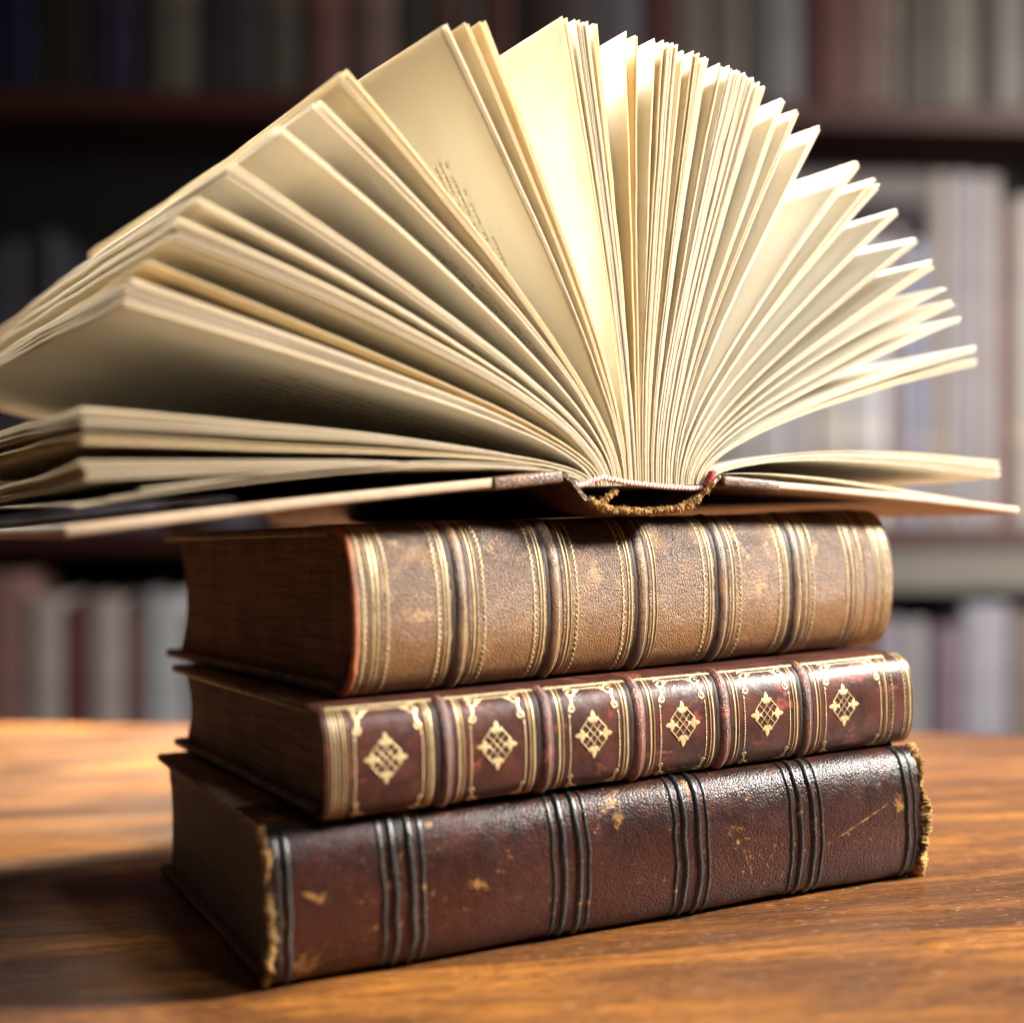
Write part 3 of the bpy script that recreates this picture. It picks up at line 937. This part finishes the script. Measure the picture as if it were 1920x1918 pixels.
def ob_board(P, Q, th, name):
    """board from joint P to fore edge Q in the head plane"""
    P, Q = np.array(P), np.array(Q)
    d = (Q - P) / np.linalg.norm(Q - P)
    n = np.array([-d[1], d[0]])
    if n[1] < 0: n = -n
    mb = MB()
    N = 12
    up, lo = np.zeros((N, 8, 3)), np.zeros((N, 8, 3))
    for i in range(N):
        for j in range(8):
            y = HJ + (D + 0.008) * i / (N - 1)
            c = P + (Q - P) * j / 7 + n * 0.0006 * math.sin(math.pi * j / 7)
            up[i, j] = (c[0] + n[0] * th / 2, y, c[1] + n[1] * th / 2)
            lo[i, j] = (c[0] - n[0] * th / 2, y, c[1] - n[1] * th / 2)
    fl = d[0] > 0
    mb.grid(up, flip=fl); mb.grid(lo, flip=not fl)
    mb.grid(np.stack([up[0], lo[0]]), flip=not fl); mb.grid(np.stack([up[-1], lo[-1]]), flip=fl)
    mb.grid(np.stack([up[:, 0], lo[:, 0]]), flip=fl); mb.grid(np.stack([up[:, -1], lo[:, -1]]), flip=not fl)
    o = mb.build(name, M_obcloth, ob)
    wl = o.modifiers.new('weld', 'WELD'); wl.merge_threshold = 1e-5
    m = o.modifiers.new('bevel', 'BEVEL'); m.width, m.segments, m.limit_method, m.angle_limit = th * 0.33, 3, 'ANGLE', R_(40)
    return o, P, Q, n


bl, PL, QL, nL = ob_board((-0.0335, -0.0002), (-0.1808, -0.0126), 0.0030, 'front_board')
br, PR, QR, nR = ob_board((0.0300, -0.0022), (0.1758, -0.0150), 0.0027, 'back_board')

# quarter leather: over the boards, down into the joints and round the loose back
hang = [(-0.0575, -0.0038 - .0018), (-0.045, -0.0029 - .0018)]


def thick_strip(C, th, y0, y1, name, mat, jag=0.0, wob=0.0, seedv=0.0, ny=40):
    C = np.asarray(C, float)
    d = np.r_[0, np.cumsum(np.hypot(*np.diff(C, axis=0).T))]
    q = np.linspace(0, d[-1], 110)
    # smooth the polyline
    X, Z = np.interp(q, d, C[:, 0]), np.interp(q, d, C[:, 1])
    for _ in range(14):
        X[1:-1] = (X[:-2] + X[1:-1] * 2 + X[2:]) / 4; Z[1:-1] = (Z[:-2] + Z[1:-1] * 2 + Z[2:]) / 4
    T = np.stack([np.gradient(X), np.gradient(Z)], 1); T /= np.linalg.norm(T, axis=1)[:, None]
    N = np.stack([-T[:, 1], T[:, 0]], 1)
    a, b = np.zeros((ny, 110, 3)), np.zeros((ny, 110, 3)); uv = np.zeros((ny, 110, 2))
    for i in range(ny):
        for j in range(110):
            y = y0 + (y1 - y0) * (i / (ny - 1)) ** 1.5
            if i == 0 and jag: y += jag * (noise.noise(Vector((q[j] * 700, seedv, 0))) + .6 * noise.noise(Vector((q[j] * 2100, seedv, 4))))
            wv = wob * noise.noise(Vector((q[j] * 60, y * 20, seedv)))
            a[i, j] = (X[j] + N[j, 0] * wv, y, Z[j] + N[j, 1] * wv)
            b[i, j] = (X[j] + N[j, 0] * (wv - th), y, Z[j] + N[j, 1] * (wv - th))
            uv[i, j] = (y, q[j])
    mb = MB()
    mb.grid(a, UV=uv); mb.grid(b, UV=uv, flip=True)
    mb.grid(np.stack([a[0], b[0]])); mb.grid(np.stack([a[-1], b[-1]]), flip=True)
    mb.grid(np.stack([a[:, 0], b[:, 0]])); mb.grid(np.stack([a[:, -1], b[:, -1]]), flip=True)
    return mb.build(name, mat, ob), X, Z


spine_path = [(-0.0345, 0.0014), (-0.0315, 0.0010), (-0.0290, -0.0010), (-0.0262, -0.0045), (-0.0232, -0.0078), (-0.0190, -0.0098), (-0.0125, -0.0108), (-0.0022, -0.0114), (0.0080, -0.0111), (0.0150, -0.0098), (0.0205, -0.0068), (0.0240, -0.0040), (0.0268, -0.0014), (0.0285, 0.0002), (0.0310, 0.0002)]
o_sp, SX, SZ = thick_strip(spine_path, 0.0013, -0.0025, D, 'spine', M_obleather, jag=0.0011, wob=0.0006)
# leather overlapping each board next to the joint (wraps its head edge too)
def over(P, Q, n, a0, a1, th, name):
    d = (Q - P)
    mb = MB()
    c0, c1 = P + d * a0, P + d * a1
    e = th / 2 + 0.0005
    ring0 = [(c[0] + n[0] * s * e, HJ - 0.0006, c[1] + n[1] * s * e) for c, s in ((c0, 1), (c1, 1), (c1, -1), (c0, -1))]
    ring1 = [(x, D + 0.0056, z) for x, y, z in ring0]
    mb.prism(ring0, ring1)
    return mb.build(name, M_obleather, ob, smooth=True, bevel=0.0011, seg=4)


over(PL, QL, nL, -0.004, 0.165, 0.0030, 'corner_leather')
over(PR, QR, nR, -0.004, 0.165, 0.0027, 'corner_leather')

# torn ochre fibres along the head of the loose back
path = [(SX[j], -0.0030 + 0.0003 * math.sin(j), SZ[j] - 0.0002) for j in range(22, 100)]
rough_rope(path, 0.00085, M_ochre, o_sp, 'frayed_edge', amp=1.3, seed=21, fibres=900, fr_dir=(0, -0.5, 0.7), fl=0.0019, n=1100, seg=14, flat=1.15)
# loose torn flap standing inside the left of the back
flap = [(-0.0205, -0.0030, -0.0090), (-0.0185, -0.0036, -0.0078), (-0.0165, -0.0038, -0.0066), (-0.0148, -0.0036, -0.0052), (-0.0143, -0.0034, -0.0046)]
rough_rope(flap, 0.0007, M_ochre, o_sp, 'frayed_edge', amp=1.0, seed=33, fibres=60, fr_dir=(0.4, -0.2, 0.9), fl=0.0016, n=90, flat=1.2)

# folded backs of the gatherings and the striped headband
M_glue = plain('glued_page_backs', (0.62, 0.50, 0.32), 0.85, 500, 0.35, 0.8, 0.0006)
mb = MB()
xs = np.linspace(-0.0270, 0.0270, 50)
zt = [-0.0004 - 0.0018 * (1 - abs(x) / 0.027) * 0 for x in xs]
zb = [np.interp(x, [-0.027, -0.0262, -0.0162, 0.0087, 0.0241, 0.027], [-0.0022, -0.0024, -0.0006, -0.0030, -0.0030, -0.0018]) - 0.0006 for x in xs]
A = [(x, 0.0012, z) for x, z in zip(xs, zt)] + [(x, 0.0012, z) for x, z in list(zip(xs, zb))[::-1]]
B = [(x, D - 0.001, z) for x, y, z in A]
mb.prism(A, B)
mb.build('glued_back', M_glue, ob)


def headband_mat():
    t = NT('red_and_white_headband')
    wv = t.n('ShaderNodeTexWave', wave_type='BANDS', bands_direction='X')
    wv.inputs['Scale'].default_value = 1.0
    wv.inputs['Distortion'].default_value = 2.2
    uvm = t.mapping(t.coord('UV'), scale=(215, 1, 1))
    t.l(uvm, wv.inputs['Vector'])
    col = t.ramp(wv.outputs['Fac'], [(0.42, (0.52, 0.13, 0.10)), (0.55, (0.80, 0.66, 0.52))])
    nb = t.bump(t.noise(t.coord(), 2500, 3, 0.6), 0.6, 0.0003)
    return t.base(col, 0.75, 0.3, 0.0, nb)


def headband():
    P = np.array([(-0.0268, -0.0018), (-0.0262, -0.0030), (-0.0235, -0.0027), (-0.0200, -0.0014), (-0.0162, -0.0006), (-0.0120, -0.0013), (-0.0060, -0.0024), (0.0087, -0.0038), (0.0200, -0.0045), (0.0241, -0.0040), (0.0262, -0.0018)])
    d = np.r_[0, np.cumsum(np.hypot(*np.diff(P, axis=0).T))]
    n, seg = 620, 14
    q = np.linspace(0, d[-1], n)
    X, Z = np.interp(q, d, P[:, 0]), np.interp(q, d, P[:, 1])
    for _ in range(60):
        X[1:-1] = (X[:-2] + X[2:]) / 2; Z[1:-1] = (Z[:-2] + Z[2:]) / 2
    G = np.zeros((n, seg, 3)); UV = np.zeros((n, seg, 2))
    for i in range(n):
        for j in range(seg):
            a = 2 * math.pi * j / seg
            r = 0.00075 * (1 + 0.22 * abs(math.sin(q[i] * 2600 + a)) + 0.12 * noise.noise(Vector((q[i] * 400, a, 0))))
            G[i, j] = (X[i], 0.0002 + r * math.cos(a), Z[i] + r * 1.05 * math.sin(a))
            UV[i, j] = (q[i] * 1.0 + a * 0.0004, a)
    mb = MB()
    mb.grid(G, close_v=True, UV=UV)
    return mb.build('headband', headband_mat(), ob)


headband()
M_redthread = plain('red_thread', (0.36, 0.05, 0.04), 0.75, 1200, 0.4, 0.8, 0.0004)
rough_rope([(0.0238, -0.0008, -0.0036), (0.0250, -0.0014, -0.0022), (0.0262, -0.0014, -0.0008), (0.0270, -0.0008, 0.0006)], 0.0009, M_redthread, ob, 'thread_tuft', amp=0.9, seed=5, fibres=160, fr_dir=(0.1, -0.5, 0.6), fl=0.0019, n=60)

# ================================================================ bookcase far behind
DB, YAW = 2.35, 0.062
case = empty('bookcase', (0, 0, 0), label='tall dark red brown wooden bookcase blurred behind the table', cat='bookcase')
case.matrix_world = Matrix.Translation((0, DB, CAM_H - DB * math.tan(TH))) @ Matrix.Rotation(-TH, 4, 'X') @ Matrix.Rotation(-ROLL, 4, 'Y') @ Matrix.Rotation(YAW, 4, 'Z')


def cx(px):
    u = (px - 960) / F_PX
    return u * DB / (math.cos(YAW) - u * math.sin(YAW))


def cz(px, py):
    X = cx(px)
    return -(py - 959) / F_PX * (DB + X * math.sin(YAW))


M_case = plain('dark_mahogany', (0.055, 0.015, 0.010), 0.5, 60, 0.35, 0.2, 0.0005, stretch=(0.1, 1, 1))
M_back = plain('near_black_back_panel', (0.005, 0.003, 0.003), 0.8, 40, 0.3)
M_rail = plain('grey_olive_rail', (0.17, 0.15, 0.12), 0.6, 60, 0.2)


def boxm(name, x0, x1, y0, y1, z0, z1, mat, parent, bevel=0.002):
    mb = MB()
    r0 = [(x0, y0, z0), (x1, y0, z0), (x1, y1, z0), (x0, y1, z0)]
    mb.prism(r0, [(a, b, z1) for a, b, c in r0])
    return mb.build(name, mat, parent, smooth=False, bevel=bevel)


ZA, ZB = 0.709, -0.026
ZC = ZB - 0.70
XL, XR = -1.15, 1.15
for nm, z, th in (('shelf', ZA, 0.041), ('shelf', ZB, 0.042), ('shelf', ZC, 0.024), ('shelf', ZA + 0.70, 0.024)):
    boxm(nm, XL, XR, -0.012, 0.26, z - th, z, M_case, case)
boxm('back_panel', XL, XR, 0.262, 0.275, ZC - 0.15, ZA + 0.72, M_back, case)
boxm('side_panel', XL - 0.025, XL - 0.0005, -0.014, 0.275, ZC - 0.15, ZA + 0.73, M_case, case)
boxm('side_panel', XR + 0.0005, XR + 0.025, -0.014, 0.275, ZC - 0.15, ZA + 0.73, M_case, case)
boxm('rail', cx(1420), XR - 0.001, -0.006, 0.006, cz(1800, 1108), ZB - 0.0425, M_rail, case)
boxm('plinth', XL, XR, 0.0, 0.02, ZC - 0.15, ZC - 0.0245, M_case, case)


def bookmat():
    t = NT('shelf_book_cloth')
    oi = t.n('ShaderNodeObjectInfo')
    c = t.coord()
    n1 = t.noise(t.mapping(c, scale=(1, 1, 0.5)), 40, 4, 0.6)
    col = t.mix(t.ramp(n1, [(0.35, 0.0), (0.7, 0.55)]), oi.outputs['Color'], t.mix(1.0, oi.outputs['Color'], (0.55, 0.5, 0.5), 'MULTIPLY'))
    # pale or dark title bands across some spines
    sx = t.n('ShaderNodeSeparateXYZ'); t.l(c, sx.inputs[0])
    z = t.math('ADD', sx.outputs['Z'], t.math('MULTIPLY', oi.outputs['Random'], 0.08))
    band = t.math('MULTIPLY', t.ramp(t.math('ABSOLUTE', t.math('SUBTRACT', z, 0.22)), [(0.012, 1.0), (0.016, 0.0)]), t.math('GREATER_THAN', oi.outputs['Random'], 0.55))
    col = t.mix(t.math('MULTIPLY', band, 0.45), col, t.mix(1.0, oi.outputs['Color'], (1.6, 1.4, 1.1), 'MULTIPLY'))
    return t.base(col, 0.55, 0.4, 0.0, t.bump(n1, 0.2, 0.001))


M_shelfbook = bookmat()
M_shelfpages = plain('shelf_book_pages', (0.40, 0.34, 0.26), 0.8, 300, 0.3, stretch=(4, 1, 0.2))


def shelf_book(x0, x1, zb, h, col, dep=0.19, y0=0.004):
    """standing book seen by its rounded spine; X left-right, spine towards -Y"""
    w_ = x1 - x0
    o = None
    mb = MB()
    n = 9
    a = np.linspace(0, math.pi, n)
    front = [(w_ / 2 - w_ / 2 * math.cos(t), 0.007 - 0.007 * math.sin(t) ** 0.8) for t in a]
    tb_ = min(0.003, w_ * .15)
    ring = front + [(w_, dep), (w_ - tb_, dep), (w_ - tb_, 0.010), (tb_, 0.010), (tb_, dep), (0, dep)]
    mb.prism([(x, y, 0) for x, y in ring], [(x, y, h) for x, y in ring])
    o = mb.build('shelf_book', M_shelfbook, None, smooth=False)
    o.color = (*col, 1)
    p = MB()
    r0 = [(tb_ + .0002, 0.0105, 0.004), (w_ - tb_ - .0002, 0.0105, 0.004), (w_ - tb_ - .0002, dep - 0.006, 0.004), (tb_ + .0002, dep - 0.006, 0.004)]
    p.prism(r0, [(x, y, h - 0.004) for x, y, z in r0])
    p.build('text_block', M_shelfpages, o, smooth=False)
    o.matrix_world = case.matrix_world @ Matrix.Translation((x0, y0 + random.uniform(0, 0.006), zb))
    return o


def srgb(r, g, b, k=1.0):
    f = lambda c: ((c / 255 + 0.055) / 1.055) ** 2.4 if c > 10 else c / 255 / 12.92
    return (min(.8, f(r) * k), min(.8, f(g) * k), min(.8, f(b) * k))


KA, KB, KC = 1.0, 1.0, 1.0
# (px left, px right, colour word, sRGB look, px top or None)
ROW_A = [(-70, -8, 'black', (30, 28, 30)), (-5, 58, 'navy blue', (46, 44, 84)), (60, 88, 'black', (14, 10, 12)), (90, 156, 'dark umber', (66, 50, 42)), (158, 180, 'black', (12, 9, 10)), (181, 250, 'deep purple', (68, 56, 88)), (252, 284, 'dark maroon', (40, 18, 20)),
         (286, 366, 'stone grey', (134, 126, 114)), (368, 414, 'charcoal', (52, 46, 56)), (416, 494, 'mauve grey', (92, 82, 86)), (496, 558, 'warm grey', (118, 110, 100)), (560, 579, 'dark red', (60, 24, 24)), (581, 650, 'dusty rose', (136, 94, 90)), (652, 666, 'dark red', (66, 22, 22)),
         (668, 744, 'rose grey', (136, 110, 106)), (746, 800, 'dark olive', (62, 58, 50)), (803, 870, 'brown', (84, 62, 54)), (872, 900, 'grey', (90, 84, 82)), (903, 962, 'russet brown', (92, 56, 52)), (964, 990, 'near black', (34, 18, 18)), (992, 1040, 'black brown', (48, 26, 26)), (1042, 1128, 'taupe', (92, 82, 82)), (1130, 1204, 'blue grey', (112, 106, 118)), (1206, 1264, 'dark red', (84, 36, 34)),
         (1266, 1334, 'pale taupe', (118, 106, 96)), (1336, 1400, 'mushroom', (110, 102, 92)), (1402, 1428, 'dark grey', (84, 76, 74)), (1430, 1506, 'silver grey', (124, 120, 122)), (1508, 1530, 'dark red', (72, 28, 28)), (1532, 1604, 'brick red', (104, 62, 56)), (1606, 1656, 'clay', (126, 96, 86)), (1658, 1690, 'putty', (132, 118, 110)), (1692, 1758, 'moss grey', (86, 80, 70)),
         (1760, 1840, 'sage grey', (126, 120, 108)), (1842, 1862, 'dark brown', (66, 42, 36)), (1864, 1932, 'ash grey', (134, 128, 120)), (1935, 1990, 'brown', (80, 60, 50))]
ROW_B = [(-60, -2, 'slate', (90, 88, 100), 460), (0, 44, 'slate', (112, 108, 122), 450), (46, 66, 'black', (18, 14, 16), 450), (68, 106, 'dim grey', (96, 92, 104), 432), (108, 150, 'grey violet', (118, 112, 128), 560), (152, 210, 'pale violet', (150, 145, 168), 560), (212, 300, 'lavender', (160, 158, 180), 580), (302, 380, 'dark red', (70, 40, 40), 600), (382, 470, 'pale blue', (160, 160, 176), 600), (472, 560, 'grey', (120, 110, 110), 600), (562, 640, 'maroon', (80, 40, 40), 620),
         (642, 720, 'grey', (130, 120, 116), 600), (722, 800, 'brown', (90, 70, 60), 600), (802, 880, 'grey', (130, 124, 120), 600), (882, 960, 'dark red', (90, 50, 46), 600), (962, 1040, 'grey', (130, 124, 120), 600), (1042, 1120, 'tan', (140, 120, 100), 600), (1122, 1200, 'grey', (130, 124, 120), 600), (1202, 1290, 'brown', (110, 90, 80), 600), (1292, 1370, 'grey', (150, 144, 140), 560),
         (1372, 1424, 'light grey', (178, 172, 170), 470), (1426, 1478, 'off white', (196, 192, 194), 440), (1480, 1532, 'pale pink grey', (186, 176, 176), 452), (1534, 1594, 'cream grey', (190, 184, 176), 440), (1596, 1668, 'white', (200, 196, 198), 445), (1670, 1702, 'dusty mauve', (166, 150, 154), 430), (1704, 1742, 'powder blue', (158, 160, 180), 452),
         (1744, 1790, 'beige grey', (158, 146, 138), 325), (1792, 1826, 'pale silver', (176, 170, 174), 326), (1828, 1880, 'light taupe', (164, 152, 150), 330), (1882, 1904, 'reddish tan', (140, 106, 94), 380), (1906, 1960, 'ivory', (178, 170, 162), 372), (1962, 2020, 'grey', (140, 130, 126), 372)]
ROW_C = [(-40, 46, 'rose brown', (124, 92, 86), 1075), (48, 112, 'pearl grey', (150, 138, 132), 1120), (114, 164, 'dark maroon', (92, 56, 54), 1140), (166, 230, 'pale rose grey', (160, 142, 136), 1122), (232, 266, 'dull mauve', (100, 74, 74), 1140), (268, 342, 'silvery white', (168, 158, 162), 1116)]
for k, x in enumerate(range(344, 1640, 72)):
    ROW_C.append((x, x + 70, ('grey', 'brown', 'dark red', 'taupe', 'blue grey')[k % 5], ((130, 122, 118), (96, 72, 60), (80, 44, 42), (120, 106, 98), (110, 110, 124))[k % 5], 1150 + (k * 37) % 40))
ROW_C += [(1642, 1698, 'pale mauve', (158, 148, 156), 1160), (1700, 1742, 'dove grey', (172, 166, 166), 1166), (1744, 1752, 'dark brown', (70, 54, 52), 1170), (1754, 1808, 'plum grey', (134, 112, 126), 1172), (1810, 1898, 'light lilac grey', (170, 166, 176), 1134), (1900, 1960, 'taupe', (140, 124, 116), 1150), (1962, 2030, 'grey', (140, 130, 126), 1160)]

labels_used = {}


def visible(px, row):
    if px[1] < 4 or px[0] > 1916: return False
    if row == 'top': return not (822 < px[0] and px[1] < 903)
    if row == 'middle': return px[1] < 500 or px[0] > 1372
    return px[1] < 346 or px[0] > 1640


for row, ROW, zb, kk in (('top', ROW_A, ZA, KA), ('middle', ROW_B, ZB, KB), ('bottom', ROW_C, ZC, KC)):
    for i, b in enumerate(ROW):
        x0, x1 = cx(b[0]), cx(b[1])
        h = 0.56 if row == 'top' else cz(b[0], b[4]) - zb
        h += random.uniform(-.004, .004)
        o = shelf_book(x0, x1 - 0.0006, zb + 0.0003, h, srgb(*b[3], kk * (0.52 if row != 'bottom' and b[0] < 570 else 0.7 if row == 'top' else 2.4 if row == 'bottom' and b[0] < 400 else 0.85)))  # uneven shelf light put into the book colours, by row and side
        if visible(b, row):
            l_ = ROW[i - 1][2] if i > 0 and b[0] > 4 else None
            r_ = ROW[i + 1][2] if i + 1 < len(ROW) and b[1] < 1916 else None
            if l_ and r_: lab = f"{b[2]} book, {row} shelf, between {l_} and {r_} books"
            elif r_: lab = f"blurred {b[2]} book cut by the left photo edge on the {row} shelf"
            else: lab = f"blurred {b[2]} book cut by the right photo edge on the {row} shelf"
            tag(o, lab, 'book', f'blurred books on the {row} shelf')
        else:
            side = 'left' if b[1] < 4 else 'right' if b[0] > 1916 else None
            if side: tag(o, f"shelved book on the {row} shelf, outside the {side} edge of the photo", 'book', f'shelved books outside the photo at {side} of the {row} shelf')
            else: tag(o, f"shelved book on the {row} shelf, hidden behind the stack and open book", 'book', f'hidden books on the {row} shelf')
        labels_used.setdefault(o['label'], []).append(o)

# two volumes lying flat on the shorter books of the middle shelf
for nm, zt0, zt1, col, lab in ((0, 424, 380, (26, 18, 20), 'black book lying flat on the standing books of the middle shelf'),
                               (1, 378, 318, (106, 98, 96), 'grey book lying flat on top of the black one on the middle shelf')):
    xa, xb = cx(1380 + nm * 30), cx(1738)
    za, zb_ = cz(1600, zt0), cz(1600, zt1)
    o = shelf_book(0, zb_ - za, 0, xb - xa, srgb(*col), dep=0.17)
    o.matrix_world = case.matrix_world @ Matrix.Translation((xa, 0.004, zb_)) @ Matrix.Rotation(math.pi / 2, 4, 'Y')
    tag(o, lab, 'book')
